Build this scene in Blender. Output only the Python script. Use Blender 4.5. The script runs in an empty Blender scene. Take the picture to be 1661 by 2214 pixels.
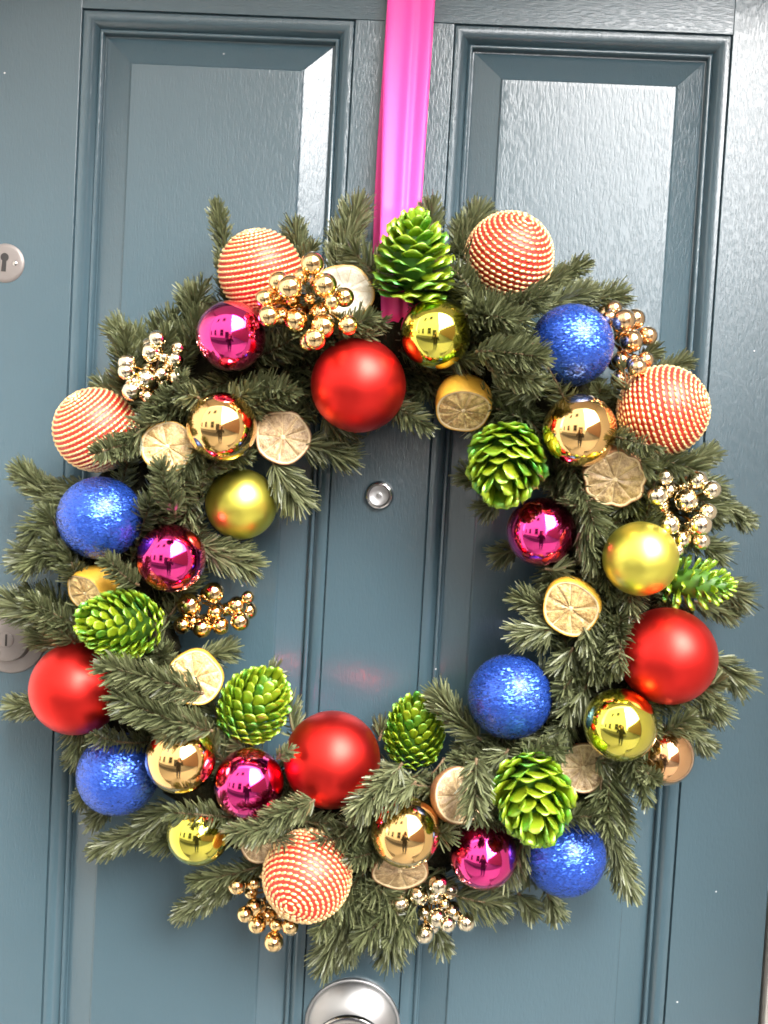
import bpy, bmesh, math, random
import numpy as np
from mathutils import Vector, Matrix, Euler

R = math.radians
rng = np.random.default_rng(7)
random.seed(7)
scene = bpy.context.scene
COL = scene.collection

# ------------------------------------------------------------------ camera
ZO = 1.485                                   # height of the view centre above the doorstep
FPX, PW, PH = 2100.0, 1661.0, 2214.0
ROLL, PITCH, YAW = R(-3.1628), R(-2.4691), R(-1.7871)
CDIST = 0.84
def cam_basis():
    r, u, w = np.array([1., 0, 0]), np.array([0, 0, 1.]), np.array([0, 1., 0])
    c, s = math.cos(YAW), math.sin(YAW);   r, w = c*r - s*w, s*r + c*w
    c, s = math.cos(PITCH), math.sin(PITCH); u, w = c*u - s*w, s*u + c*w
    c, s = math.cos(ROLL), math.sin(ROLL);  r, u = c*r - s*u, s*r + c*u
    return r, u, w
CR, CU, CW = cam_basis()
CAM = -CW*CDIST + np.array([0, 0, ZO])
cd = bpy.data.cameras.new('camera')
cam = bpy.data.objects.new('camera', cd); COL.objects.link(cam)
M = Matrix(((CR[0], CU[0], -CW[0], CAM[0]), (CR[1], CU[1], -CW[1], CAM[1]), (CR[2], CU[2], -CW[2], CAM[2]), (0, 0, 0, 1)))
cam.matrix_world = M
cd.sensor_fit = 'VERTICAL'; cd.sensor_height = 24
cd.lens = 24*FPX/PH
cd.clip_start = 0.01; cd.clip_end = 500
scene.camera = cam

# ------------------------------------------------------------------ world, sun, exposure
SUN_AZ, SUN_EL = R(27), R(43)                # azimuth to the right of straight out of the door
w = bpy.data.worlds.new('World'); scene.world = w; w.use_nodes = True
nt = w.node_tree; nt.nodes.clear()
sky = nt.nodes.new('ShaderNodeTexSky'); sky.sky_type = 'NISHITA'; sky.sun_disc = False
sky.sun_elevation = SUN_EL; sky.sun_rotation = math.pi - SUN_AZ
sky.air_density = 1.0; sky.dust_density = 3.0; sky.ozone_density = 1.0
hs = nt.nodes.new('ShaderNodeHueSaturation'); hs.inputs['Saturation'].default_value = 0.16
bg = nt.nodes.new('ShaderNodeBackground'); bg.inputs['Strength'].default_value = 0.15
wo = nt.nodes.new('ShaderNodeOutputWorld')
nt.links.new(sky.outputs[0], hs.inputs['Color']); nt.links.new(hs.outputs[0], bg.inputs[0]); nt.links.new(bg.outputs[0], wo.inputs[0])
sl = bpy.data.lights.new('sun', 'SUN'); sl.energy = 0.5; sl.angle = R(46); sl.color = (1.0, 0.96, 0.9)
sun = bpy.data.objects.new('sun', sl); COL.objects.link(sun)
sd = Vector((math.sin(SUN_AZ)*math.cos(SUN_EL), -math.cos(SUN_AZ)*math.cos(SUN_EL), math.sin(SUN_EL)))
sun.rotation_euler = sd.to_track_quat('Z', 'Y').to_euler(); sun.location = (1.5, -3, 6)
vs = scene.view_settings
scene.display_settings.display_device = 'sRGB'
vs.view_transform = 'Standard'; vs.look = 'None'; vs.gamma = 1.0; vs.exposure = 3.17
scene.cycles.use_denoising = True; scene.cycles.filter_width = 1.7
scene.cycles.max_bounces = 10; scene.cycles.diffuse_bounces = 5; scene.cycles.glossy_bounces = 6
scene.cycles.sample_clamp_indirect = 30
scene.cycles.caustics_reflective = True

# ------------------------------------------------------------------ helpers
def px(x, y, d=0.0):
    """the point d metres in front of the door seen at photograph pixel x, y"""
    v = (x-PW/2)/FPX*CR - (y-PH/2)/FPX*CU + CW
    return CAM + v*((-d-CAM[1])/v[1])
def mpp(p):
    return float(np.dot(np.asarray(p)-CAM, CW))/FPX     # metres per pixel at a point

def link(o, parent=None):
    COL.objects.link(o)
    if parent is not None: o.parent = parent
    return o
def tag(o, label=None, cat=None, group=None, kind=None):
    if label: o['label'] = label
    if cat: o['category'] = cat
    if group: o['group'] = group
    if kind: o['kind'] = kind
    return o
def thing(name, label, cat, loc=(0, 0, 0), group=None):
    o = bpy.data.objects.new(name, None); o.empty_display_size = 0.02
    o.location = Vector([float(v) for v in loc]); link(o)
    return tag(o, label, cat, group)
def mesh_np(name, V, F, smooth=True, mat=None, attr=None):
    """V (n,3); F (m,k) one face size"""
    V = np.ascontiguousarray(V, np.float32); F = np.ascontiguousarray(F, np.int32)
    me = bpy.data.meshes.new(name)
    me.vertices.add(len(V)); me.vertices.foreach_set('co', V.ravel())
    k = F.shape[1]
    me.loops.add(F.size); me.loops.foreach_set('vertex_index', F.ravel())
    me.polygons.add(len(F))
    me.polygons.foreach_set('loop_start', np.arange(0, F.size, k, dtype=np.int32))
    if attr is not None:
        a = me.attributes.new('tint', 'FLOAT', 'POINT'); a.data.foreach_set('value', np.ascontiguousarray(attr, np.float32))
    me.update(calc_edges=True)
    me.polygons.foreach_set('use_smooth', np.full(len(F), smooth, bool))
    if mat: me.materials.append(mat)
    return me
def mesh_bm(name, bm, smooth=False, mat=None):
    me = bpy.data.meshes.new(name); bmesh.ops.recalc_face_normals(bm, faces=bm.faces); bm.to_mesh(me); bm.free()
    if smooth:
        me.polygons.foreach_set('use_smooth', np.full(len(me.polygons), True, bool))
    if mat: me.materials.append(mat)
    return me
def obj(name, me, parent=None, loc=None):
    o = bpy.data.objects.new(name, me); link(o, parent)
    if loc is not None: o.location = Vector([float(v) for v in loc])
    return o
def bm_box(bm, x0, x1, y0, y1, z0, z1, bev=0.0):
    vs_ = [bm.verts.new(p) for p in ((x0,y0,z0),(x1,y0,z0),(x1,y1,z0),(x0,y1,z0),(x0,y0,z1),(x1,y0,z1),(x1,y1,z1),(x0,y1,z1))]
    fs = [bm.faces.new([vs_[i] for i in f]) for f in ((0,3,2,1),(4,5,6,7),(0,1,5,4),(1,2,6,5),(2,3,7,6),(3,0,4,7))]
    if bev:
        es = list({e for f in fs for e in f.edges})
        bmesh.ops.bevel(bm, geom=es, offset=bev, segments=2, affect='EDGES', profile=0.6)
def box(name, x0, x1, y0, y1, z0, z1, mat, parent=None, bev=0.0):
    bm = bmesh.new(); bm_box(bm, x0, x1, y0, y1, z0, z1, bev)
    return obj(name, mesh_bm(name, bm, False, mat), parent)
def lathe(profile, n=48):
    """profile of (r, h): turned about -Y (h grows toward the street)"""
    V, F = [], []
    m = len(profile)
    for r, h in profile:
        for i in range(n):
            a = 2*math.pi*i/n
            V.append((max(r, 1e-5)*math.cos(a), -h, max(r, 1e-5)*math.sin(a)))
    for j in range(m-1):
        for i in range(n):
            k = (i+1) % n
            F.append((j*n+i, j*n+k, (j+1)*n+k, (j+1)*n+i))
    return np.array(V), np.array(F)
def uv_sphere(n=48, m=32, r=1.0):
    V, F = [], []
    for j in range(m+1):
        t = math.pi*(j+0.0001)/(m+0.0002)
        for i in range(n):
            a = 2*math.pi*i/n
            V.append((r*math.sin(t)*math.cos(a), r*math.sin(t)*math.sin(a), r*math.cos(t)))
    for j in range(m):
        for i in range(n):
            k = (i+1) % n
            F.append((j*n+i, (j+1)*n+i, (j+1)*n+k, j*n+k))
    return np.array(V), np.array(F)
def tube(path, rad, n=6):
    path = np.asarray(path, float); m = len(path)
    rad = np.broadcast_to(np.asarray(rad, float), (m,))
    t = np.gradient(path, axis=0); t /= np.linalg.norm(t, axis=1)[:, None] + 1e-12
    up = np.array([0.3, 0.9, 0.31]); V = []
    for i in range(m):
        a = np.cross(t[i], up); a /= np.linalg.norm(a)+1e-12; b = np.cross(t[i], a)
        for k in range(n):
            g = 2*math.pi*k/n
            V.append(path[i] + rad[i]*(math.cos(g)*a + math.sin(g)*b))
    F = [(i*n+k, i*n+(k+1) % n, (i+1)*n+(k+1) % n, (i+1)*n+k) for i in range(m-1) for k in range(n)]
    return np.array(V), np.array(F)
def join_np(parts):
    Vs, Fs, o = [], [], 0
    for V, F in parts:
        Vs.append(V); Fs.append(F+o); o += len(V)
    return np.concatenate(Vs), np.concatenate(Fs)

# ------------------------------------------------------------------ materials
def mat(name):
    m = bpy.data.materials.new(name); m.use_nodes = True
    n = m.node_tree; b = n.nodes['Principled BSDF']
    return m, n, b
def setp(b, **k):
    names = dict(col='Base Color', rough='Roughness', metal='Metallic', spec='Specular IOR Level', coat='Coat Weight',
                 coatr='Coat Roughness', tint='Specular Tint', ior='IOR', sheen='Sheen Weight', aniso='Anisotropic',
                 sss='Subsurface Weight', coatt='Coat Tint', sheent='Sheen Tint', sheenr='Sheen Roughness', cior='Coat IOR')
    for a, v in k.items():
        if isinstance(v, tuple) and len(v) == 3: v = (*v, 1.0)
        b.inputs[names[a]].default_value = v
def node(n, t, **k):
    x = n.nodes.new(t)
    for a, v in k.items():
        if hasattr(x, a): setattr(x, a, v)
        else: x.inputs[a].default_value = v
    return x
def coords(n, scale=(1, 1, 1)):
    tc = n.nodes.new('ShaderNodeTexCoord'); mp = n.nodes.new('ShaderNodeMapping')
    mp.inputs['Scale'].default_value = scale
    n.links.new(tc.outputs['Object'], mp.inputs['Vector']); return mp.outputs[0]
def simple(name, col, rough=0.5, metal=0.0, noise=0.0, nscale=40, bump=0.0, bscale=200, bdist=0.001, **k):
    m, n, b = mat(name); setp(b, col=col, rough=rough, metal=metal, **k)
    if noise or bump:
        c = coords(n)
        if noise:
            t = node(n, 'ShaderNodeTexNoise', Scale=nscale, Detail=5.0, Roughness=0.6); n.links.new(c, t.inputs['Vector'])
            mx = n.nodes.new('ShaderNodeMix'); mx.data_type = 'RGBA'
            mx.inputs[6].default_value = (*[min(1, v*(1-noise)) for v in col], 1); mx.inputs[7].default_value = (*[min(1, v*(1+noise)) for v in col], 1)
            n.links.new(t.outputs[0], mx.inputs[0]); n.links.new(mx.outputs[2], b.inputs['Base Color'])
        if bump:
            t2 = node(n, 'ShaderNodeTexNoise', Scale=bscale, Detail=3.0); n.links.new(c, t2.inputs['Vector'])
            bp = node(n, 'ShaderNodeBump', Strength=bump, Distance=bdist); n.links.new(t2.outputs[0], bp.inputs['Height']); n.links.new(bp.outputs[0], b.inputs['Normal'])
    return m
PAINT = (0.041, 0.072, 0.089)
def paint(name, horiz=False):
    """gloss door paint: brush marks and wood grain telegraphing through, along the board"""
    m, n, b = mat(name); setp(b, col=PAINT, rough=0.2, spec=0.72)
    long_ = (7, 30, 60) if horiz else (60, 30, 7)
    c = coords(n, long_)
    g = node(n, 'ShaderNodeTexNoise', Scale=3.4, Detail=6.0, Roughness=0.62, Distortion=0.4); n.links.new(c, g.inputs['Vector'])
    c2 = coords(n, (30, 60, 140) if horiz else (140, 60, 30))
    pores = node(n, 'ShaderNodeTexNoise', Scale=4.2, Detail=5.0, Roughness=0.6); n.links.new(c2, pores.inputs['Vector'])
    pr = n.nodes.new('ShaderNodeValToRGB'); pr.color_ramp.elements[0].position = 0.28; pr.color_ramp.elements[1].position = 0.55
    n.links.new(pores.outputs[0], pr.inputs[0])
    c3 = coords(n, (1, 1, 1))
    peel = node(n, 'ShaderNodeTexNoise', Scale=190.0, Detail=2.0, Roughness=0.5); n.links.new(c3, peel.inputs['Vector'])
    b1 = node(n, 'ShaderNodeBump', Strength=0.032, Distance=0.0009); n.links.new(g.outputs[0], b1.inputs['Height'])
    b2 = node(n, 'ShaderNodeBump', Strength=0.33, Distance=0.0003); n.links.new(pr.outputs[0], b2.inputs['Height']); n.links.new(b1.outputs[0], b2.inputs['Normal'])
    b3 = node(n, 'ShaderNodeBump', Strength=0.14, Distance=0.0004); n.links.new(peel.outputs[0], b3.inputs['Height']); n.links.new(b2.outputs[0], b3.inputs['Normal'])
    n.links.new(b3.outputs[0], b.inputs['Normal'])
    big = node(n, 'ShaderNodeTexNoise', Scale=7.0, Detail=4.0); n.links.new(c3, big.inputs['Vector'])
    mx = n.nodes.new('ShaderNodeMix'); mx.data_type = 'RGBA'
    mx.inputs[6].default_value = (*[v*0.92 for v in PAINT], 1); mx.inputs[7].default_value = (*[v*1.08 for v in PAINT], 1)
    n.links.new(big.outputs[0], mx.inputs[0])
    # a few specks of dust and lifted paint
    sp_ = node(n, 'ShaderNodeTexVoronoi', Scale=75.0); n.links.new(c3, sp_.inputs['Vector'])
    lt = node(n, 'ShaderNodeMath', operation='LESS_THAN'); lt.inputs[1].default_value = 0.07; n.links.new(sp_.outputs['Distance'], lt.inputs[0])
    sx = n.nodes.new('ShaderNodeSeparateColor'); n.links.new(sp_.outputs['Color'], sx.inputs[0])
    gt = node(n, 'ShaderNodeMath', operation='GREATER_THAN'); gt.inputs[1].default_value = 0.965; n.links.new(sx.outputs[0], gt.inputs[0])
    ml = node(n, 'ShaderNodeMath', operation='MULTIPLY'); n.links.new(lt.outputs[0], ml.inputs[0]); n.links.new(gt.outputs[0], ml.inputs[1])
    m2 = n.nodes.new('ShaderNodeMix'); m2.data_type = 'RGBA'; m2.inputs[7].default_value = (0.42, 0.43, 0.43, 1)
    n.links.new(ml.outputs[0], m2.inputs[0]); n.links.new(mx.outputs[2], m2.inputs[6]); n.links.new(m2.outputs[2], b.inputs['Base Color'])
    mr = node(n, 'ShaderNodeMapRange'); mr.inputs['To Min'].default_value = 0.14; mr.inputs['To Max'].default_value = 0.26
    n.links.new(big.outputs[0], mr.inputs[0]); n.links.new(mr.outputs[0], b.inputs['Roughness'])
    return m
M_PV, M_PH = paint('door_paint_upright'), paint('door_paint_level', True)
def metalball(name, col, rough, coat=1.0, coatr=0.03):
    m, n, b = mat(name); setp(b, col=col, metal=1.0, rough=rough, coat=coat, coatr=coatr)
    c = coords(n)
    t = node(n, 'ShaderNodeTexNoise', Scale=2.2, Detail=2.0); n.links.new(c, t.inputs['Vector'])
    bp = node(n, 'ShaderNodeBump', Strength=0.05, Distance=0.0006); n.links.new(t.outputs[0], bp.inputs['Height']); n.links.new(bp.outputs[0], b.inputs['Normal'])
    t2 = node(n, 'ShaderNodeTexNoise', Scale=15.0, Detail=3.0); n.links.new(c, t2.inputs['Vector'])
    mr = node(n, 'ShaderNodeMapRange'); mr.inputs['To Min'].default_value = rough*0.92; mr.inputs['To Max'].default_value = rough*1.08
    n.links.new(t2.outputs[0], mr.inputs[0]); n.links.new(mr.outputs[0], b.inputs['Roughness'])
    return m
M_MAG = metalball('magenta_mirror', (0.84, 0.020, 0.27), 0.08)
M_GOLD = metalball('gold_mirror', (0.92, 0.56, 0.19), 0.08)
M_COPPER = metalball('copper_mirror', (0.86, 0.47, 0.21), 0.08)
M_LIME = metalball('lime_mirror', (0.74, 0.67, 0.07), 0.08)
M_REDM = metalball('red_satin', (0.68, 0.023, 0.018), 0.40, 0.10, 0.5)
M_LIMEM = metalball('lime_satin', (0.74, 0.67, 0.10), 0.38, 0.15, 0.45)
M_BGOLD = metalball('berry_gold', (0.88, 0.60, 0.27), 0.11)
M_BCHAMP = metalball('berry_champagne', (0.86, 0.74, 0.52), 0.11)
M_BCOP = metalball('berry_copper', (0.80, 0.52, 0.28), 0.17)
M_CORD = simple('gold_thread', (0.90, 0.62, 0.30), 0.30, 0.6, noise=0.15, nscale=9)
M_REDTH = simple('red_thread', (0.52, 0.030, 0.018), 0.45, 0.15, noise=0.2, nscale=7, bump=0.4, bscale=18, bdist=0.0006)
def blue():
    m, n, b = mat('blue_glitter'); setp(b, col=(0.02, 0.075, 0.46), metal=0.72, rough=0.22, coat=0.30, coatr=0.3)
    c = coords(n, (1.0, 1.0, 2.4))
    v = node(n, 'ShaderNodeTexVoronoi', Scale=18.0); n.links.new(c, v.inputs['Vector'])
    t = node(n, 'ShaderNodeTexNoise', Scale=16.0, Detail=4.0, Roughness=0.65); n.links.new(c, t.inputs['Vector'])
    # every flake leans its own way
    nm = n.nodes.new('ShaderNodeNewGeometry')
    sb = node(n, 'ShaderNodeVectorMath', operation='SUBTRACT'); sb.inputs[1].default_value = (0.5, 0.5, 0.5); n.links.new(v.outputs['Color'], sb.inputs[0])
    sc = node(n, 'ShaderNodeVectorMath', operation='SCALE'); sc.inputs['Scale'].default_value = 0.68; n.links.new(sb.outputs[0], sc.inputs[0])
    bp = node(n, 'ShaderNodeBump', Strength=0.25, Distance=0.0010); n.links.new(t.outputs[0], bp.inputs['Height'])
    ad = node(n, 'ShaderNodeVectorMath', operation='ADD'); n.links.new(bp.outputs[0], ad.inputs[0]); n.links.new(sc.outputs[0], ad.inputs[1])
    no = node(n, 'ShaderNodeVectorMath', operation='NORMALIZE'); n.links.new(ad.outputs[0], no.inputs[0])
    n.links.new(no.outputs[0], b.inputs['Normal'])
    cr = n.nodes.new('ShaderNodeValToRGB'); cr.color_ramp.elements[0].color = (0.010, 0.040, 0.32, 1); cr.color_ramp.elements[1].color = (0.045, 0.14, 0.66, 1)
    n.links.new(v.outputs['Distance'], cr.inputs[0]); n.links.new(cr.outputs[0], b.inputs['Base Color'])
    return m
M_BLUE = blue()
def cone_mat():
    m, n, b = mat('lime_pearl'); setp(b, col=(0.30, 0.48, 0.03), metal=0.42, rough=0.20, ior=2.4, tint=(0.10, 1.0, 0.55))
    c = coords(n)
    oi = n.nodes.new('ShaderNodeObjectInfo')
    cr = n.nodes.new('ShaderNodeValToRGB'); cr.color_ramp.elements[0].color = (0.040, 0.185, 0.020, 1); cr.color_ramp.elements[1].color = (0.29, 0.36, 0.014, 1); cr.color_ramp.elements[0].position = 0.2; cr.color_ramp.elements[1].position = 0.62; br = cr.color_ramp.elements.new(0.10); br.color = (0.12, 0.085, 0.02, 1)
    t = node(n, 'ShaderNodeTexNoise', Scale=3.0, Detail=4.0); n.links.new(c, t.inputs['Vector'])
    mxx = node(n, 'ShaderNodeMath', operation='ADD'); n.links.new(oi.outputs['Random'], mxx.inputs[0]); n.links.new(t.outputs[0], mxx.inputs[1])
    hv = node(n, 'ShaderNodeMath', operation='MULTIPLY'); hv.inputs[1].default_value = 0.55; n.links.new(mxx.outputs[0], hv.inputs[0])
    n.links.new(hv.outputs[0], cr.inputs[0]); n.links.new(cr.outputs[0], b.inputs['Base Color'])
    t2 = node(n, 'ShaderNodeTexNoise', Scale=14.0, Detail=6.0, Roughness=0.75); n.links.new(c, t2.inputs['Vector'])
    bp = node(n, 'ShaderNodeBump', Strength=0.4, Distance=0.0008); n.links.new(t2.outputs[0], bp.inputs['Height']); n.links.new(bp.outputs[0], b.inputs['Normal'])
    return m
M_CONE = cone_mat()
M_CORE = simple('cone_core', (0.055, 0.13, 0.014), 0.5, noise=0.5, nscale=200)
def needle_mat():
    m, n, b = mat('fir_needles'); setp(b, rough=0.40, spec=0.5)
    at = n.nodes.new('ShaderNodeAttribute'); at.attribute_name = 'tint'
    cr = n.nodes.new('ShaderNodeValToRGB')
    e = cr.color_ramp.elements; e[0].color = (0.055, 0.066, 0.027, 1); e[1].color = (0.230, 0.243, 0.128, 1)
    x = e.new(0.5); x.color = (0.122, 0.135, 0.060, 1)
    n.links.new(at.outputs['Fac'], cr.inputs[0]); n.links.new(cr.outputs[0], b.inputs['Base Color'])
    tr = n.nodes.new('ShaderNodeBsdfTranslucent'); n.links.new(cr.outputs[0], tr.inputs['Color'])
    ms = n.nodes.new('ShaderNodeMixShader'); ms.inputs[0].default_value = 0.3
    n.links.new(b.outputs[0], ms.inputs[1]); n.links.new(tr.outputs[0], ms.inputs[2]); n.links.new(ms.outputs[0], n.nodes['Material Output'].inputs[0])
    return m
M_NEED = needle_mat()
M_TWIG = simple('fir_bark', (0.10, 0.062, 0.028), 0.8, noise=0.4, nscale=300, bump=0.5, bscale=600)
M_MOSS = simple('moss_gap_shade', (0.014, 0.013, 0.007), 0.95, noise=0.5, nscale=120, bump=1.0, bscale=160, bdist=0.006, spec=0.05)  # moss base, its colour darkened to stand for shade between the sprigs
def satin():
    m, n, b = mat('pink_satin'); setp(b, col=(0.82, 0.060, 0.32), rough=0.5, spec=0.35, sheen=0.3, sheenr=0.4, sheent=(1.0, 0.5, 0.95))
    c = coords(n, (900, 900, 25)); t = node(n, 'ShaderNodeTexNoise', Scale=1.0, Detail=2.0); n.links.new(c, t.inputs['Vector'])
    bp = node(n, 'ShaderNodeBump', Strength=0.12, Distance=0.0005); n.links.new(t.outputs[0], bp.inputs['Height']); n.links.new(bp.outputs[0], b.inputs['Normal'])
    return m
M_SATIN = satin()
M_PEEL = simple('citrus_peel', (0.50, 0.27, 0.025), 0.5, noise=0.3, nscale=60, bump=0.4, bscale=700, bdist=0.0008)
M_PEELB = simple('brown_peel', (0.21, 0.10, 0.04), 0.6, noise=0.35, nscale=60, bump=0.4, bscale=700, bdist=0.0008)
M_PITH = simple('citrus_pith', (0.56, 0.43, 0.25), 0.6, noise=0.2, nscale=160, bump=0.5, bscale=500, bdist=0.0008)
def flesh(name, c0, c1, rough):
    m, n, b = mat(name); setp(b, rough=rough, spec=0.7)
    c = coords(n, (1, 1, 0.22)); t = node(n, 'ShaderNodeTexNoise', Scale=420.0, Detail=4.0, Roughness=0.7); n.links.new(c, t.inputs['Vector'])
    c2 = coords(n); t2 = node(n, 'ShaderNodeTexNoise', Scale=90.0, Detail=5.0, Roughness=0.7); n.links.new(c2, t2.inputs['Vector'])
    mu = node(n, 'ShaderNodeMath', operation='MULTIPLY'); n.links.new(t.outputs[0], mu.inputs[0]); n.links.new(t2.outputs[0], mu.inputs[1])
    cr = n.nodes.new('ShaderNodeValToRGB'); cr.color_ramp.elements[0].position = 0.16; cr.color_ramp.elements[1].position = 0.36
    cr.color_ramp.elements[0].color = (*c0, 1); cr.color_ramp.elements[1].color = (*c1, 1)
    n.links.new(mu.outputs[0], cr.inputs[0]); n.links.new(cr.outputs[0], b.inputs['Base Color'])
    bp = node(n, 'ShaderNodeBump', Strength=1.0, Distance=0.0030); n.links.new(t2.outputs[0], bp.inputs['Height']); n.links.new(bp.outputs[0], b.inputs['Normal'])
    return m
M_FLESH = flesh('dried_flesh_gold', (0.24, 0.125, 0.03), (0.66, 0.48, 0.20), 0.30)
M_FLESHB = flesh('dried_flesh_brown', (0.20, 0.115, 0.045), (0.54, 0.39, 0.20), 0.34)
M_FLESH_GLARE = flesh('dried_flesh_glare', (0.66, 0.58, 0.42), (0.88, 0.83, 0.72), 0.22)  # white sky glare put into the flesh colour
M_STEEL = simple('satin_steel', (0.40, 0.395, 0.395), 0.40, 1.0, noise=0.06, nscale=30, bump=0.08, bscale=900, bdist=0.0003)
M_CHROME = simple('polished_chrome', (0.50, 0.485, 0.475), 0.12, 1.0, noise=0.04, nscale=60)
M_PLATE = simple('worn_alloy', (0.17, 0.15, 0.14), 0.45, 0.3, noise=0.12, nscale=90, bump=0.15, bscale=700, bdist=0.0003)
M_BLACK = simple('dark_void', (0.012, 0.010, 0.009), 0.7, noise=0.3)
M_WIRE = simple('gold_wire', (0.62, 0.36, 0.09), 0.25, 1.0, noise=0.2, nscale=200)

# ------------------------------------------------------------------ the door
XC = -0.0052                                  # centre line of the door
XL0, XL1, XR0, XR1 = -0.2817, -0.0470, 0.0366, 0.2702
DX0, DX1, DT = -0.3622, 0.3508, 0.045
ZP = ZO + 0.4163                              # top of the upper panels
DTOP, DBOT = ZP + 0.118, 0.004
ZLR1, ZLR0 = 0.78, 0.58                       # lock rail, below the picture
ZB = 0.24
door = thing('front_door', 'blue-grey gloss painted panelled front door behind the wreath', 'door', (0, 0, 0))
for x0, x1 in ((DX0, XL0), (XR1, DX1)):
    box('stile', x0, x1, 0, DT, DBOT, DTOP, M_PV, door, 0.0005)
g = 0.0001
box('top_rail', XL0+g, XR1-g, 0.0001, DT, ZP, DTOP, M_PH, door, 0.0003)
box('lock_rail', XL0+g, XR1-g, 0.0002, DT, ZLR0, ZLR1, M_PH, door, 0.0006)
box('bottom_rail', XL0+g, XR1-g, 0.0002, DT, DBOT, ZB, M_PH, door, 0.0006)
box('muntin', XL1, XR0, 0.0004, DT, ZLR1+g, ZP-g, M_PV, door, 0.0005)
box('muntin', XL1, XR0, 0.0004, DT, ZB+g, ZLR0-g, M_PV, door, 0.0005)
def frame_profile(x0, x1, z0, z1, prof, mt, name, parent, cap=False):
    """mitred rectangle of the profile (inset u, height out of the door face h)"""
    V, F = [], []
    # rails are subdivided so the bump and reflections stay smooth
    for u, h in prof:
        V += [(x0+u, -h, z0+u), (x1-u, -h, z0+u), (x1-u, -h, z1-u), (x0+u, -h, z1-u)]
    for j in range(len(prof)-1):
        for i in range(4):
            k = (i+1) % 4
            F.append((j*4+i, j*4+k, (j+1)*4+k, (j+1)*4+i))
    if cap:
        j = len(prof)-1; F.append((j*4, j*4+1, j*4+2, j*4+3))
    me = bpy.data.meshes.new(name); me.from_pydata(V, [], F); me.update(); me.materials.append(mt)
    return obj(name, me, parent)
def arc(u0, h0, u1, h1, n, bulge):
    out = []
    for i in range(n+1):
        t = i/n
        du, dh = u1-u0, h1-h0; L = math.hypot(du, dh)
        s = math.sin(math.pi*t)*bulge
        out.append((u0+du*t + s*(-dh)/L*-1*-1, h0+dh*t + s*abs(du)/L))
    return out
MOULD = [(-0.0004, -0.004), (-0.0003, -0.0016), (0.0008, -0.0032), (0.0016, -0.0008)] + arc(0.0022, -0.0002, 0.0125, -0.0068, 8, 0.0018)[1:] + \
        [(0.0132, -0.0085)] + arc(0.0134, -0.0080, 0.0172, -0.0082, 5, 0.0016) + [(0.0176, -0.0125), (0.0190, -0.0128)]
FIELD = [(0.0172, -0.0135), (0.0196, -0.0122), (0.0415, -0.0052), (0.0424, -0.0048), (0.0430, -0.0036), (0.0440, -0.0030), (0.047, -0.0029)]
for (x0, x1) in ((XL0, XL1), (XR0, XR1)):
    for (z0, z1) in ((ZLR1, ZP), (ZB, ZLR0)):
        p = frame_profile(x0, x1, z0, z1, FIELD, M_PV, 'panel', door, cap=True)
        mo = frame_profile(x0, x1, z0, z1, MOULD, M_PV, 'moulding', p)
        for f in mo.data.polygons: f.use_smooth = True
        md = mo.modifiers.new('edge', 'EDGE_SPLIT'); md.split_angle = R(50)
# hardware
def turned(name, prof, mt, parent, c, n=48):
    V, F = lathe(prof, n); o = obj(name, mesh_np(name, V, F, True, mt), parent, c)
    md = o.modifiers.new('edge', 'EDGE_SPLIT'); md.split_angle = R(38); return o
kx, ky, kz = px(12, 569, 0.0)
esc = turned('keyhole_cover', [(0.0, 0.0016), (0.0135, 0.0017), (0.0158, 0.0013), (0.0168, 0.0004), (0.0168, -0.001)], M_PLATE, door, (kx, 0, kz))
bm = bmesh.new()
pts = []
for i in range(17):
    a = R(-62 + 304*i/16)
    pts.append((0.0034*math.sin(a-R(0))*1.0, 0.0034*math.cos(a)))
pts = [(0.0036*math.sin(R(-150+300*i/16)), 0.0048+0.0036*math.cos(R(-150+300*i/16))) for i in range(17)] + [(0.0021, -0.0075), (-0.0021, -0.0075)]
fv = [bm.verts.new((x-0.0004, -0.00195, z)) for x, z in pts]; bm.faces.new(fv)
ex = bmesh.ops.extrude_face_region(bm, geom=list(bm.faces)); bmesh.ops.translate(bm, verts=[v for v in ex['geom'] if isinstance(v, bmesh.types.BMVert)], vec=(0, 0.0012, 0))
ko = obj('keyhole', mesh_bm('keyhole', bm, False, M_BLACK), esc); ko.rotation_euler = (0, R(3), 0)
turned('screw', [(0, 0.0026), (0.0012, 0.0025), (0.0020, 0.0020), (0.0022, 0.0014)], M_CHROME, esc, (0.0090, 0, -0.0002), 20)
lx, ly, lz = px(25, 1379, 0.0)
lk = turned('lock_plate', [(0.0198, 0.0026), (0.0290, 0.0026), (0.0306, 0.0020), (0.0312, 0.0008), (0.0312, -0.001)], M_PLATE, door, (lx, 0, lz))
turned('lock_barrel', [(0.0, 0.0102), (0.0178, 0.0102), (0.0186, 0.0098), (0.0196, 0.0030), (0.0198, 0.001)], M_PLATE, lk, (0, 0, 0))
turned('lock_plug', [(0.0, 0.0112), (0.0060, 0.0112), (0.0066, 0.0108), (0.0067, 0.0100)], M_PLATE, lk, (0, 0, 0), 28)
box('key_slot', -0.0008, 0.0008, -0.01165, -0.0108, -0.0052, 0.0050, M_BLACK, lk, 0.0002)
vx, vy, vz = px(820, 1071, 0.0)
vw = turned('door_viewer', [(0.0083, 0.0012), (0.0092, 0.0050), (0.0102, 0.0060), (0.0112, 0.0056), (0.0120, 0.0036), (0.0128, 0.0012), (0.0129, -0.001)], M_CHROME, door, (vx, 0, vz))
turned('viewer_lens', [(0.0, 0.0030), (0.0010, 0.0030), (0.0016, 0.0018), (0.0030, 0.0014), (0.0070, 0.0024), (0.0085, 0.0030)], M_STEEL, vw, (0, 0, 0))
nx, ny, nz = px(763, 2214, 0.0)
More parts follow.
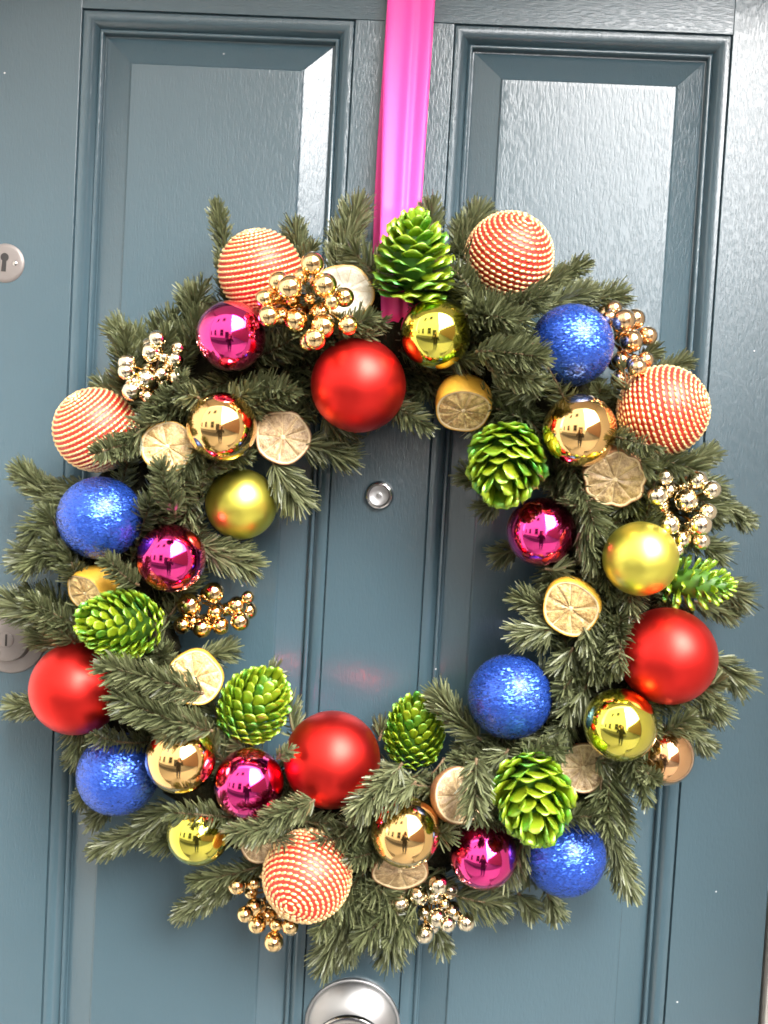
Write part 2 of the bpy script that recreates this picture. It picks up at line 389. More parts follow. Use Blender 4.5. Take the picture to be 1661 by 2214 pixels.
kn = turned('door_knob', [(0.0120, 0.0180), (0.0112, 0.0260), (0.0118, 0.0350), (0.0170, 0.0385), (0.0240, 0.0400), (0.0300, 0.0420), (0.0328, 0.0440)], M_STEEL, door, (nx, 0, nz), 72)
turned('rose', [(0.0118, 0.0204), (0.0165, 0.0200), (0.0220, 0.0184), (0.0280, 0.0152), (0.0340, 0.0106), (0.0380, 0.0068), (0.0397, 0.0046), (0.0400, 0.0038), (0.0410, 0.0038), (0.0418, 0.0034), (0.0422, 0.0022), (0.0420, -0.001)], M_STEEL, kn, (0, 0, 0), 96)
turned('front_ring', [(0.0, 0.0436), (0.0180, 0.0446), (0.0255, 0.0444), (0.0268, 0.0458), (0.0300, 0.0468), (0.0322, 0.0466), (0.0334, 0.0454), (0.0336, 0.0440), (0.0328, 0.0432)], M_CHROME, kn, (0, 0, 0), 72)

# ------------------------------------------------------------------ door frame and what faces the door (seen in the mirrors of the baubles)
M_WHITE = simple('white_gloss', (0.34, 0.32, 0.29), 0.35, noise=0.05, nscale=8, bump=0.1, bscale=80)
M_STUCCO = simple('pale_stucco', (0.74, 0.70, 0.64), 0.9, noise=0.08, nscale=3, bump=0.3, bscale=120, bdist=0.002)
M_FACE = simple('cream_render', (0.84, 0.80, 0.72), 0.9, noise=0.08, nscale=1.5, bump=0.3, bscale=60, bdist=0.003)
M_BRICK = simple('brown_brick', (0.16, 0.09, 0.06), 0.9, noise=0.3, nscale=5)
M_STONE = simple('grey_stone', (0.20, 0.19, 0.175), 0.85, noise=0.2, nscale=6, bump=0.4, bscale=60, bdist=0.003)
M_ASPH = simple('asphalt', (0.05, 0.05, 0.05), 0.9, noise=0.3, nscale=40, bump=0.6, bscale=160, bdist=0.004)
M_GLASS = simple('window_glass', (0.02, 0.024, 0.028), 0.05, noise=0.05, nscale=2)
JX = 0.125
fr = thing('door_frame', 'pale painted door frame along the right edge of the blue door', 'door frame')
box('jamb', DX0-0.003-JX, DX0-0.003, -0.006, 0.09, 0, DTOP+0.003, M_WHITE, fr, 0.002)
box('jamb', DX1+0.003, DX1+0.003+JX, -0.006, 0.09, 0, DTOP+0.003, M_WHITE, fr, 0.002)
box('head', DX0-0.003-JX, DX1+0.003+JX, -0.006, 0.09, DTOP+0.0035, DTOP+0.06, M_WHITE, fr, 0.002)
RY = -0.33
XA, XB, ZH = DX0-0.003-JX-0.001, DX1+0.003+JX+0.001, DTOP+0.061
hw = thing('house_wall', 'pale stucco house wall with the recess that holds the door', 'wall')
box('wall_side', -5, XA, RY, 0.3, 0, 3.4, M_STUCCO, hw)
box('wall_side', XB, 1.6, RY, 0.3, 0, 3.4, M_STUCCO, hw)
box('lintel', XA+0.001, XB-0.001, RY, 0.3, ZH, 3.399, M_STUCCO, hw)
for x0, x1 in ((XA-0.03, XA-0.004), (XB+0.004, XB+0.03)):
    box('edge_bead', x0, x1, RY-0.012, RY-0.001, 0, ZH, simple('dark_bead', (0.06, 0.055, 0.05), 0.6), hw, 0.002)
tag(box('doorstep', XA+0.002, XB-0.002, -0.75, 0.09, -0.16, -0.002, M_STONE, None, 0.008), kind='structure')
tag(box('pavement', -9, 5.0, -2.6, -0.752, -0.3, -0.16, M_STONE), kind='structure')
tag(box('road', -9, 5.0, -30, -2.604, -0.4, -0.28, M_ASPH), kind='structure')
tag(box('ground', -60, 60, -60, 30, -0.7, -0.42, M_STONE), kind='structure')
FY = -4.6
tb = thing('terraced_house', 'tall cream rendered house across the narrow street with sash windows', 'house')
box('wall', -9, 0.75, FY-6, FY, -0.4, 12.5, M_FACE, tb)
box('plinth', -9, 0.76, FY+0.0005, FY+0.06, -0.3, 0.5, M_STONE, tb)
for zc in (1.9, 6.4):
    for xc in (-6.6, -4.0, -1.7):
        if zc > 5 and xc < -6: continue
        wf = box('window', xc-0.5, xc+0.5, FY+0.001, FY+0.05, zc-0.8, zc+0.8, M_WHITE, tb, 0.01)
        box('pane', xc-0.42, xc+0.42, FY+0.0515, FY+0.058, zc+0.03, zc+0.72, M_GLASS, wf)
        box('pane', xc-0.42, xc+0.42, FY+0.0515, FY+0.058, zc-0.72, zc-0.03, M_GLASS, wf)
        box('sill', xc-0.58, xc+0.58, FY+0.001, FY+0.12, zc-0.90, zc-0.802, M_WHITE, wf)
hd = box('house_door', -0.75, 0.15, FY+0.001, FY+0.05, -0.2, 2.1, simple('dark_door', (0.03, 0.03, 0.035), 0.3), tb, 0.01)
lb = thing('brick_outbuilding', 'low brown brick building at the right side of the street', 'building')
box('wall', 5.02, 11, -26, 0.3, -0.4, 4.2, M_BRICK, lb)
box('coping', 4.98, 11.04, -26.04, 0.34, 4.2, 4.32, M_STONE, lb)

# ------------------------------------------------------------------ ribbon
def ribbon_strip(rows, nfold, phase, depth, name, parent):
    """rows of (left x, right x, y pixel, distance from door); folds run down the band"""
    ncol = 19; V, F = [], []
    rows2 = []
    for a, b in zip(rows[:-1], rows[1:]):
        for i in range(8): rows2.append([p+(q-p)*i/8 for p, q in zip(a, b)])
    rows2.append(rows[-1])
    for j, (xl, xr, y, d) in enumerate(rows2):
        for i in range(ncol):
            t = i/(ncol-1)
            fold = depth*(0.5*math.exp(-((t-0.08)/0.10)**2) + 0.9*math.exp(-((t-0.52-0.02*math.sin(j*0.13))/0.10)**2) - 0.9*math.exp(-((t-0.68-0.02*math.sin(j*0.11))/0.085)**2)
                          + 0.55*math.exp(-((t-0.92)/0.09)**2) + 0.25*math.sin(phase+t*9+j*0.03))
            V.append(px(xl+(xr-xl)*t, y, d + fold*min(1, 0.35+j/26)))
    n = len(rows2)
    for j in range(n-1):
        for i in range(ncol-1):
            a = j*ncol+i; F.append((a, a+1, a+ncol+1, a+ncol))
    o = obj(name, mesh_np(name, np.array(V), np.array(F), True, M_SATIN), parent)
    s = o.modifiers.new('thick', 'SOLIDIFY'); s.thickness = 0.0005; s.offset = 0
    return o
rb = thing('ribbon', 'bright pink satin ribbon hanging down the door to hold up the wreath', 'ribbon', (0, 0, 0))
ribbon_strip([(846, 952, -240, 0.012), (838, 941, 0, 0.018), (830, 931, 150, 0.023), (826, 921, 300, 0.030), (823, 911, 450, 0.038), (821, 903, 540, 0.058), (822, 897, 610, 0.081), (825, 892, 680, 0.084), (828, 888, 740, 0.066), (831, 884, 800, 0.030)], 3, 0.3, 0.0022, 'front_band', rb)
ribbon_strip([(848, 946, -240, 0.0035), (838, 936, 0, 0.0045), (828, 925, 150, 0.006), (817, 908, 300, 0.008), (809, 896, 450, 0.010), (806, 888, 560, 0.011), (808, 884, 640, 0.011), (812, 882, 720, 0.011), (814, 880, 770, 0.011), (816, 878, 830, 0.011)], 3, 1.3, 0.0008, 'back_band', rb)

# ------------------------------------------------------------------ wreath layout
RC = px(806, 1268, 0.05); RING_R = 0.205
def foliage_depth(x, y):
    p = px(x, y, 0.08); rho = math.hypot(p[0]-RC[0], p[2]-RC[2]) - RING_R
    return 0.040 + math.sqrt(max(0.0, 0.088**2 - rho*rho))*0.72
ITEMS = []      # dicts: kind, x, y, r, d, label, ...
def item(kind, x, y, r, label, dz=0.0, **k):
    ITEMS.append(dict(kind=kind, x=x, y=y, r=r, label=label, d=foliage_depth(x, y)+dz, **k))
# satin red
item('red', 775, 833, 103, 'large satin red bauble at the top of the wreath\'s opening, under the gold berries', 0.004)
item('red', 167, 1488, 100, 'satin red bauble half covered by a fir sprig beside the round lock', -0.004)
item('red', 718, 1642, 104, 'large satin red bauble at the bottom of the wreath\'s opening', 0.006)
item('red', 1443, 1418, 105, 'satin red bauble on the right, below the green cone with spiky open scales', 0.006)
# corded red and gold
item('cord', 1100, 557, 97, 'red bauble wound with gold cord at the top, right of the green cone', 0.0, axis=(0.39, 0.79, 0.47))
item('cord', 1433, 888, 98, 'red bauble wound with gold cord on the right edge beside a gold bauble', 0.004, axis=(0.95, 0.22, 0.2))
item('cord', 563, 588, 91, 'red bauble with spaced gold stripes behind the orange gold berries', -0.008, axis=(-0.26, 0.95, 0.1))
item('cord', 209, 930, 91, 'red bauble wound with gold cord at the far left, partly behind a fir sprig', -0.010, axis=(-0.58, 0.78, 0.22))
item('cord', 665, 1892, 97, 'red bauble wound with gold cord at the bottom, its spiral centre showing', 0.004, axis=(-0.40, -0.68, 0.61))
# blue glitter
item('blue', 1236, 747, 90, 'blue glitter bauble at the upper right with fir needles over its left side', -0.004)
item('blue', 217, 1120, 91, 'blue glitter bauble at the left, above a magenta bauble', 0.0)
item('blue', 1103, 1506, 91, 'blue glitter bauble at the lower right edge of the wreath\'s opening', 0.0)
item('blue', 256, 1673, 88, 'blue glitter bauble at the lower left, tucked behind a gold bauble', -0.012)
item('blue', 1220, 1847, 89, 'blue glitter bauble at the bottom right, under a green cone', -0.010)
# magenta mirror
item('mag', 500, 727, 76, 'shiny magenta bauble at the upper left touching the orange gold berries', 0.006)
item('mag', 370, 1207, 75, 'shiny magenta bauble at the left, right of a blue glitter bauble', 0.004)
item('mag', 1170, 1150, 76, 'shiny magenta bauble at the right of the opening, below a green cone', 0.0)
item('mag', 538, 1694, 76, 'shiny magenta bauble between a gold bauble and the big bottom red bauble', 0.002)
item('mag', 1045, 1848, 74, 'shiny magenta bauble at the bottom, left of a blue glitter bauble', -0.008)
# gold mirror
item('gold', 480, 923, 76, 'shiny gold bauble between two dried citrus halves at the upper left', 0.012)
item('gold', 1253, 931, 80, 'shiny gold bauble at the upper right, left of a red and gold corded bauble', 0.008)
item('gold', 391, 1638, 76, 'shiny gold bauble at the lower left, right of a blue glitter bauble', 0.008)
item('gold', 877, 1798, 76, 'shiny gold bauble at the bottom centre above a dried citrus slice', 0.010)
item('copper', 1434, 1631, 66, 'coppery gold bauble at the lower right edge behind a lime mirror bauble', -0.012)
# lime mirror and satin
item('lime', 942, 723, 77, 'shiny lime bauble at the top, under the topmost green cone', 0.004)
item('lime', 1341, 1567, 79, 'shiny lime bauble at the lower right, below a satin red bauble', 0.006)
item('lime', 430, 1800, 69, 'shiny lime bauble at the lower left with a fir sprig lying over it', -0.012)
item('limem', 522, 1090, 77, 'satin lime bauble on the left edge of the wreath\'s opening', 0.006)
item('limem', 1385, 1208, 81, 'satin lime bauble on the right, below the pale gold berries', 0.010)
# cones: length, width, axis (right, up, toward viewer), open
item('cone', 895, 553, 88, 'green painted pine cone at the top in front of the pink ribbon', 0.022, L=192, W=182, axis=(0.03, 0.93, 0.36), op=0.75)
item('cone', 1094, 1000, 86, 'green painted pine cone beside the opening, left of a gold bauble', 0.012, L=180, W=178, axis=(-0.16, -0.74, 0.66), op=0.45)
item('cone', 260, 1350, 82, 'green painted pine cone lying on its side at the left below a magenta bauble', 0.012, L=195, W=155, axis=(-0.80, 0.10, 0.58), op=0.25)
item('cone', 551, 1524, 80, 'glossy green painted pine cone above the lower left magenta bauble', 0.006, L=172, W=156, axis=(0.46, 0.74, 0.48), op=0.1)
item('cone', 896, 1581, 72, 'smallest green painted pine cone, right of the big bottom red bauble', 0.0, L=160, W=136, axis=(0.06, 0.84, 0.54), op=0.1)
item('cone', 1152, 1722, 88, 'green painted pine cone at the lower right overlapping a blue glitter bauble', 0.016, L=205, W=176, axis=(0.10, -0.76, 0.64), op=0.45)
item('cone', 1508, 1262, 66, 'slim green painted cone with spiky open scales at the right edge', -0.006, L=165, W=132, axis=(0.93, -0.06, 0.36), op=1.0)
# citrus: face semi-axes rx, ry; normal (right, up, toward viewer); thickness
item('citrus', 362, 965, 56, 'round dried citrus half with pale face, left of the upper left gold bauble', 0.006, n=(-0.12, 0.08, 0.97), th=0.018, seed=1, peel=0)
item('citrus', 612, 945, 60, 'round dried citrus slice with a split rim, right of the upper left gold bauble', 0.002, n=(0.05, 0.05, 0.99), th=0.010, seed=2, peel=1)
item('citrus', 1002, 888, 60, 'dried citrus half facing down with bright yellow peel above, under the top lime bauble', 0.0, n=(0.0, -0.66, 0.75), th=0.026, seed=3, peel=0)
item('citrus', 1330, 1037, 67, 'wavy dried citrus half with brown peel, right below a gold bauble', 0.004, n=(0.10, -0.42, 0.90), th=0.016, seed=4, peel=1, wav=0.16)
item('citrus', 421, 1466, 60, 'bright round dried citrus slice at the lower left, below the gold berries beside the opening', 0.0, n=(-0.10, -0.16, 0.98), th=0.012, seed=5, peel=0)
item('citrus', 1234, 1316, 62, 'dried citrus half with clear segments on the right, left of a satin red bauble', 0.008, n=(-0.10, -0.34, 0.93), th=0.022, seed=6, peel=0)
item('citrus', 994, 1720, 60, 'dried citrus half with a pale left rim and a fir sprig across it', 0.004, n=(0.42, 0.0, 0.90), th=0.016, seed=7, peel=1)
item('citrus', 1262, 1660, 52, 'dull brown dried citrus slice behind the lower right green cone', -0.012, n=(0.22, -0.1, 0.95), th=0.010, seed=8, peel=1)
item('citrus', 865, 1884, 61, 'dull dried citrus slice tilted down under the bottom centre gold bauble', -0.010, n=(0.02, -0.80, 0.60), th=0.010, seed=9, peel=1)
item('citrus', 184, 1283, 46, 'dried citrus half showing mostly its ochre peel, behind the left green cone', 0.008, n=(-0.62, -0.42, 0.62), th=0.026, seed=10, peel=0)
item('citrus', 563, 1818, 46, 'dull dried citrus slice half hidden under a sprig above the lowest corded bauble', -0.022, n=(-0.2, 0.0, 0.95), th=0.010, seed=11, peel=1)
item('citrus', 748, 628, 62, 'pale sunlit dried citrus slice beside the orange gold berries and the pink ribbon', -0.004, n=(0.22, 0.40, 0.89), th=0.010, seed=12, peel=0, pale=1)  # pale picks the flesh with sky glare in its colour
def berries(org, sc, lst):
    return [(org[0]+a/sc, org[1]+b/sc, c/2/sc*k) for a, b, c, k in [(q[0], q[1], q[2], q[3] if len(q) > 3 else 2) for q in lst]]
CL = [
 ('orange gold berry cluster at the top in front of the gold striped red bauble', 'gold', 0.024, berries((450, 400), 2.765, [(625,470,70),(425,580,64),(490,615,76),(700,600,74),(815,672,60),(340,680,56),(365,785,66),(525,810,72),(690,845,74),(838,838,60),(640,920,66),(560,548,48),(740,700,46),(610,680,34)])),
 ('pale gold berry cluster at the upper left edge above the far left corded bauble', 'champ', 0.004, berries((0, 400), 2.765, [(940,920,52),(905,1000,62),(760,1064,54),(755,1115,50),(875,1165,66),(790,1232,60),(1050,1045,46),(1060,1150,50),(970,1130,40),(885,1270,36),(980,1030,30)])),
 ('coppery berry cluster at the upper right behind a blue glitter bauble', 'copper', -0.008, berries((1130, 600), 3.124, [(615,215,60),(590,272,52),(685,290,78),(735,430,78),(845,395,66),(665,560,66),(830,560,58),(775,610,64),(660,690,66)])),
 ('pale gold berry cluster at the right edge above the satin lime bauble', 'champ', 0.004, berries((1240, 1000), 3.94, [(780,125,72),(1055,150,86),(1180,230,78),(715,285,92),(965,325,102),(1145,420,78),(820,530,88),(1085,530,96),(1090,670,76),(890,750,52)])),
 ('orange gold berry cluster on the left of the opening, right of the side-lying green cone', 'gold', 0.002, berries((0, 1200), 2.9625, [(1370,240,68),(1215,320,80),(1520,325,62),(1590,270,42),(1380,365,52),(1170,450,58),(1295,470,62),(1415,455,58),(1540,425,62)])),
 ('gold berry cluster at the bottom left under the lowest corded bauble', 'gold', -0.010, berries((100, 1550), 2.765, [(1140,1010,54),(1240,990,46),(1245,1135,52),(1190,1180,50),(1260,1240,56),(1360,1345,60),(1460,1250,50),(1375,1240,42)])),
 ('pale gold berry cluster at the bottom centre, under the dull citrus slice', 'champ', -0.004, berries((600, 1650), 2.765, [(965,725,60),(840,790,56),(735,840,52),(955,925,56),(880,1020,58),(1130,950,56),(1020,965,46),(1000,840,28)])),
]
for lab, m_, dz, bl in CL:
    xs = np.array([b[0] for b in bl]); ys = np.array([b[1] for b in bl])
    item('berries', float(xs.mean()), float(ys.mean()), 60, lab, dz, bl=bl, bm=m_)

# settle: nothing may sink into its neighbour - the one that lies further out moves out, the other in
SPH = []
for it in ITEMS:
    if it['kind'] == 'berries': continue
    if it['kind'] == 'citrus': it['cr'] = 0.55
    elif it['kind'] == 'cone': it['cr'] = 0.92
    else: it['cr'] = 1.0
    SPH.append(it)
for step in range(220):
    moved = False
    for i in range(len(SPH)):
        for j in range(i+1, len(SPH)):
            a, b = SPH[i], SPH[j]
            if math.hypot(a['x']-b['x'], a['y']-b['y']) > a['r']+b['r']+12: continue
            pa, pb = px(a['x'], a['y'], a['d']), px(b['x'], b['y'], b['d'])
            need = a['r']*mpp(pa)*a['cr'] + b['r']*mpp(pb)*b['cr'] + 0.0006
            if np.linalg.norm(pa-pb) < need:
                f, k = (a, b) if a['d'] >= b['d'] else (b, a)
                f['d'] += 0.0007
                if k['d'] - k['r']*mpp(pb)*k['cr'] > 0.012: k['d'] -= 0.0005
                moved = True
    if not moved: break
SPHERES = []    # world spheres the needles keep out of: centre, radius
for it in SPH:
    c = px(it['x'], it['y'], it['d']); it['c'] = c; it['R'] = it['r']*mpp(c)
    SPHERES.append((c, it['R']*(0.98 if it['kind'] != 'citrus' else 0.9)))
for it in ITEMS:
    if it['kind'] == 'berries':
        it['pts'] = []
        n = len(it['bl'])
        for k, (bx, by, br) in enumerate(it['bl']):
            d = it['d'] + (br-22)*0.0004 + (0.006 if k % 3 == 0 else (-0.004 if k % 3 == 1 else 0.0))
            for _ in range(60):
                c = px(bx, by, d); r_ = br*mpp(c); ok = True
                for (q, qr) in [(s['c'], s['R']*s['cr']) for s in SPH] + it['pts']:
                    if np.linalg.norm(c-q) < (r_+qr)*0.97: ok = False
                if ok: break
                d += 0.0012
            it['pts'].append((c, r_))
        main = list(it['pts'])
        for _ in range(400):                              # smaller berries further in, between the front ones
            if len(it['pts']) >= n+7: break
            (ca, ra), (cb, rb_) = main[rng.integers(n)], main[rng.integers(n)]
            f_ = rng.uniform(0.3, 0.7); c = ca*f_+cb*(1-f_) + np.array([rng.uniform(-.006, .006), rng.uniform(0.004, 0.020), rng.uniform(-.006, .006)]); r_ = rng.uniform(0.0055, 0.0085)
            if all(np.linalg.norm(c-q) > (r_+qr)*0.98 for q, qr in [(s_['c'], s_['R']*s_['cr']) for s_ in SPH] + it['pts']) and c[1] < -0.02: it['pts'].append((c, r_))
        for c, r_ in it['pts']: SPHERES.append((c, r_))
SPHERES.append((px(846, 668, 0.06), 0.013))      # the ribbon passing behind the cone
SC = np.array([s[0] for s in SPHERES]); SR = np.array([s[1] for s in SPHERES])

# ------------------------------------------------------------------ fir wreath
wreath = thing('fir_wreath', 'round fresh fir wreath hung on the door and dressed with baubles', 'wreath', RC)
def torus(Rr, r, n, m, jitter):
    V, F = [], []
    for i in range(n):
        a = 2*math.pi*i/n
        for k in range(m):
            b = 2*math.pi*k/m; rr = r*(1+jitter*rng.uniform(-1, 1))
            V.append(((Rr+rr*math.cos(b))*math.cos(a), -rr*math.sin(b)*0.85, (Rr+rr*math.cos(b))*math.sin(a)))
    for i in range(n):
        for k in range(m):
            F.append((i*m+k, ((i+1) % n)*m+k, ((i+1) % n)*m+(k+1) % m, i*m+(k+1) % m))
    return np.array(V), np.array(F)
V, F = torus(RING_R, 0.036, 120, 14, 0.16)
obj('moss_ring', mesh_np('moss_ring', V, F, True, M_MOSS), wreath)

def make_sprig(p0, p1, nl, dens=1.0, sag=0.0, tone=0.0, keep=False, flat=0.0, lead=0.55):
    """a fir shoot from p0 to p1 with needles nl metres long"""
    p0, p1 = np.asarray(p0), np.asarray(p1); L = float(np.linalg.norm(p1-p0))
    ax = (p1-p0)/L
    side = np.cross(ax, np.array([0, -1., 0])); side /= np.linalg.norm(side)+1e-9
    nrm = np.cross(side, ax)                              # out of the door, roughly
    if nrm[1] > 0: nrm = -nrm
    bend = rng.uniform(-1, 1)*0.06*L
    T = lambda t: p0[None]+np.outer(t, p1-p0) + np.outer(np.sin(np.pi*t)*bend, side) + np.outer(4*t*(1-t)*sag, nrm)
    N = int(L/0.00018*dens)
    t = np.sort(rng.uniform(0.02, 1.0, N)); B = T(t)
    phi = rng.uniform(0, 2*np.pi, N)
    # flattened brush: most needles to the sides and towards the light
    cs, sn = np.cos(phi), np.sin(phi)*(1-flat) + 0.18
    radial = cs[:, None]*side + sn[:, None]*nrm
    radial /= np.linalg.norm(radial, axis=1)[:, None]
    tipf = np.clip((t-0.84)/0.16, 0, 1)
    fw = lead*0.85 + 0.22*rng.uniform(-1, 1, N) + 0.9*tipf
    D = radial + fw[:, None]*ax; D /= np.linalg.norm(D, axis=1)[:, None]
    ln = nl*0.80*(0.75+0.45*rng.uniform(0, 1, N))*(1-0.42*tipf)*np.clip(0.65+t*4, 0, 1)
    curl = (nrm*0.22 + ax*0.48)[None]*ln[:, None]*rng.uniform(0.3, 1.0, N)[:, None]
    wd = np.cross(D, radial + 0.8*rng.normal(0, 1, (N, 3))); wd /= np.linalg.norm(wd, axis=1)[:, None]+1e-9
    hw_ = 0.00066*(0.85+0.3*rng.uniform(0, 1, N))
    s = np.array([0.0, 0.35, 0.75, 1.0]); wf = np.array([0.6, 1.0, 1.0, 0.55])
    C = B[:, None] + D[:, None]*(ln[:, None]*s)[..., None] + curl[:, None]*(s**2)[None, :, None]
    Lf = C - wd[:, None]*(hw_[:, None]*wf)[..., None]; Rt = C + wd[:, None]*(hw_[:, None]*wf)[..., None]
    # keep out of the ornaments and the door
    mid = C[:, 2]; tip = C[:, 3]; ok = np.ones(N, bool)
    for q in (C[:, 1], mid, tip):
        dd = np.linalg.norm(q[:, None]-SC[None], axis=2) < SR[None]*1.01
        ok &= ~dd.any(1)
        if not keep:
            hor = np.hypot(q[:, None, 0]-SC[None, :, 0], q[:, None, 2]-SC[None, :, 2]) < SR[None]*0.90
            ok &= ~(hor & (q[:, None, 1] < SC[None, :, 1])).any(1)
        ok &= q[:, 1] < -0.0035
    Lf, Rt = Lf[ok], Rt[ok]; n = len(Lf)
    if n < 12: return None
    V = np.stack([Lf, Rt], 2).reshape(n, 8, 3)
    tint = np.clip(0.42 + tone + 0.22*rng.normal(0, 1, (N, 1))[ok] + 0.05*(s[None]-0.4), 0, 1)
    tint = np.repeat(tint[:, :, None], 2, 2).reshape(-1)
    q = np.array([(0, 1, 3, 2), (2, 3, 5, 4), (4, 5, 7, 6)])
    F = (np.arange(n)[:, None, None]*8 + q[None]).reshape(-1, 4)
    st = T(np.linspace(0, 1, 9))
    return V.reshape(-1, 3)-RC, F, tint, st-RC, L
def add_sprig(*a, **k):
    r = make_sprig(*a, **k)
    if r is None: return
    V, F, tint, st, L = r
    SV, SF = tube(st, np.linspace(0.0013, 0.0006, len(st)), 6)
    s = obj('fir_sprig', mesh_np('fir_sprig', SV, SF, True, M_TWIG), wreath)
    nd = obj('needles', mesh_np('needles', V, F, False, M_NEED, tint), s); nd['kind'] = 'stuff'
# the shoots the photograph shows one by one: base x, y, d -> tip x, y, d, needle length in pixels, over an ornament?
SPR = [
 (492,660,.06, 464,428,.050,34,0),(440,730,.07, 398,612,.05,36,0),(470,760,.07,420,640,.055,36,0),(655,590,.06, 636,472,.045,40,0),(725,610,.07, 782,424,.045,52,0),
 (770,620,.07,735,480,.05,46,0),(925,540,.05, 932,428,.04,40,0),(985,560,.06, 1052,440,.04,44,0),(1020,590,.06,990,470,.05,40,0),(1170,620,.06,1278,560,.05,34,0),(1225,680,.06, 1366,632,.045,40,0),
 (1130,690,.08, 1295,622,.06,40,0),(1150,640,.07,1240,590,.06,36,0),(1395,820,.05, 1500,772,.04,34,0),(1380,780,.05,1430,745,.05,30,0),(1470,1010,.06, 1555,975,.045,36,0),(1500,1040,.06,1570,1060,.05,36,0),
 (1530,1060,.06, 1632,1140,.045,34,0),(1500,1100,.07,1560,1120,.06,40,0),(1520,1180,.06,1570,1200,.05,44,0),(1540,1260,.05, 1622,1300,.04,48,0),(1500,1300,.05,1600,1330,.04,40,0),
 (1535,1420,.05, 1622,1490,.04,50,0),(1510,1490,.05, 1572,1560,.045,44,0),(1475,1560,.05, 1540,1625,.04,36,0),(1480,1540,.05,1530,1560,.04,36,0),(1290,1665,.07, 1372,1950,.05,46,0),(1270,1700,.07,1330,1830,.06,44,0),
 (1245,1690,.07,1285,1790,.06,44,0),(1180,1920,.05, 1212,1990,.04,36,0),(1120,1930,.05, 1165,1985,.045,36,0),(1060,1920,.05,1110,1960,.045,36,0),(940,1990,.05, 962,2060,.04,36,0),(870,1900,.07, 842,2095,.05,52,0),
 (900,1920,.07,800,2030,.06,44,0),(810,1900,.07, 690,2115,.045,50,0),(790,1960,.06,740,2080,.05,44,0),(560,1870,.06, 372,1985,.045,38,0),(520,1880,.06,430,1930,.05,36,0),(400,1770,.07, 190,1845,.045,40,0),
 (380,1740,.07,300,1790,.06,50,0),(200,1600,.05,150,1660,.04,32,0),(210,1680,.05,168,1740,.04,32,0),(240,1740,.05,195,1780,.04,34,0),(110,1520,.05, 14,1530,.04,40,0),(190,1395,.08, 58,1368,.06,38,0),
 (150,1335,.07, -5,1290,.05,52,0),(230,1190,.07, 20,1212,.045,54,0),(180,1130,.06, 28,998,.045,44,0),(190,1060,.06,90,1060,.05,40,0),(320,780,.06, 238,692,.045,44,0),(310,770,.06,290,700,.05,40,0),(280,880,.06, 208,818,.05,36,0),
 (340,870,.08,230,850,.07,36,0),(390,800,.08,380,690,.06,40,0),
 # towards the opening
 (640,960,.08, 780,1000,.055,50,0),(700,900,.08,760,960,.06,44,0),(590,1000,.08, 665,1110,.06,58,0),(600,1020,.07,640,1080,.05,50,0),(440,1190,.08, 572,1235,.06,50,0),(430,1180,.08,545,1190,.06,40,0),(430,1420,.07, 520,1395,.055,40,0),
 (560,1480,.06, 610,1440,.05,36,0),(640,1600,.08,625,1500,.05,40,0),(820,1600,.06, 832,1555,.05,36,0),(1000,1560,.07, 930,1480,.055,46,0),(1040,1600,.07,955,1530,.06,46,0),(1060,1040,.06, 985,1020,.05,40,0),
 (1080,1080,.06,1030,1110,.05,40,0),(1120,1180,.05,1060,1210,.04,40,0),(1210,1330,.08, 1098,1280,.07,44,0),(1200,1360,.09, 1100,1375,.075,48,0),(1160,860,.08,1090,880,.07,44,0),(1180,840,.09,1060,860,.08,46,0),
 (1260,1350,.10,1290,1480,.09,44,0),(1330,1330,.10,1320,1450,.09,42,0),(1240,1400,.09,1200,1470,.08,46,0),(1270,1480,.09,1200,1560,.085,48,0),(1230,1560,.09,1180,1660,.085,46,0),
 (1180,1230,.09,1240,1230,.09,44,0),(1260,1130,.10,1300,1250,.095,46,0),(1280,1080,.10,1220,1110,.10,44,0),
 (1100,1620,.09,1020,1680,.09,46,0),(960,1640,.08,920,1690,.09,40,0),
 (1470,1240,.06,1425,1320,.085,40,0),(1330,1070,.07,1420,1095,.09,40,0),(1350,1120,.07,1290,1160,.09,40,0),(1500,1310,.06,1400,1335,.085,42,0),(1460,1130,.06,1480,1210,.08,40,0),(1400,1060,.07,1330,1110,.095,40,0),
 (960,640,.06,1015,600,.08,40,0),(1000,670,.06,1060,630,.085,42,0),(1270,880,.06,1310,825,.085,38,0),(1340,880,.06,1285,845,.08,36,0),(1380,1045,.06,1425,990,.08,38,0),(930,640,.06,960,590,.07,36,0),
 # over ornaments
 (310,958,.10, 190,985,.150,42,1),(380,1110,.13, 345,985,.150,44,1),(300,1265,.11, 222,1195,.135,38,1),(440,1500,.12, 195,1432,.158,52,1),(460,1580,.12, 225,1492,.150,52,1),(440,1560,.12,330,1590,.13,46,1),
 (1030,760,.12, 1200,775,.148,54,1),(1060,800,.12,1185,830,.135,50,1),(1040,700,.11,1160,690,.125,46,1),(640,1760,.12, 478,1806,.140,42,1),(680,1730,.12,560,1775,.135,44,1),(1030,1640,.12, 1025,1790,.140,52,1),
 (870,1650,.12, 742,1772,.132,50,1),(900,1690,.12,800,1750,.125,46,1),(1420,1690,.10,1390,1660,.12,30,1),(1290,1640,.10,1330,1660,.11,40,1),(700,640,.11,760,640,.118,24,1),
 (430,860,.11,370,850,.12,40,1),(600,1640,.12,640,1610,.12,26,1),
]
for (x0, y0, d0, x1, y1, d1, nl, over) in SPR:
    a, b = px(x0, y0, d0), px(x1, y1, d1)
    b = b - (b-a)/np.linalg.norm(b-a)*min(0.012, 0.55*nl*mpp(b))
    add_sprig(a, b, nl*mpp(b), dens=1.5, sag=0.004, tone=rng.uniform(-0.05, 0.12), keep=bool(over), flat=rng.uniform(0.15, 0.6))
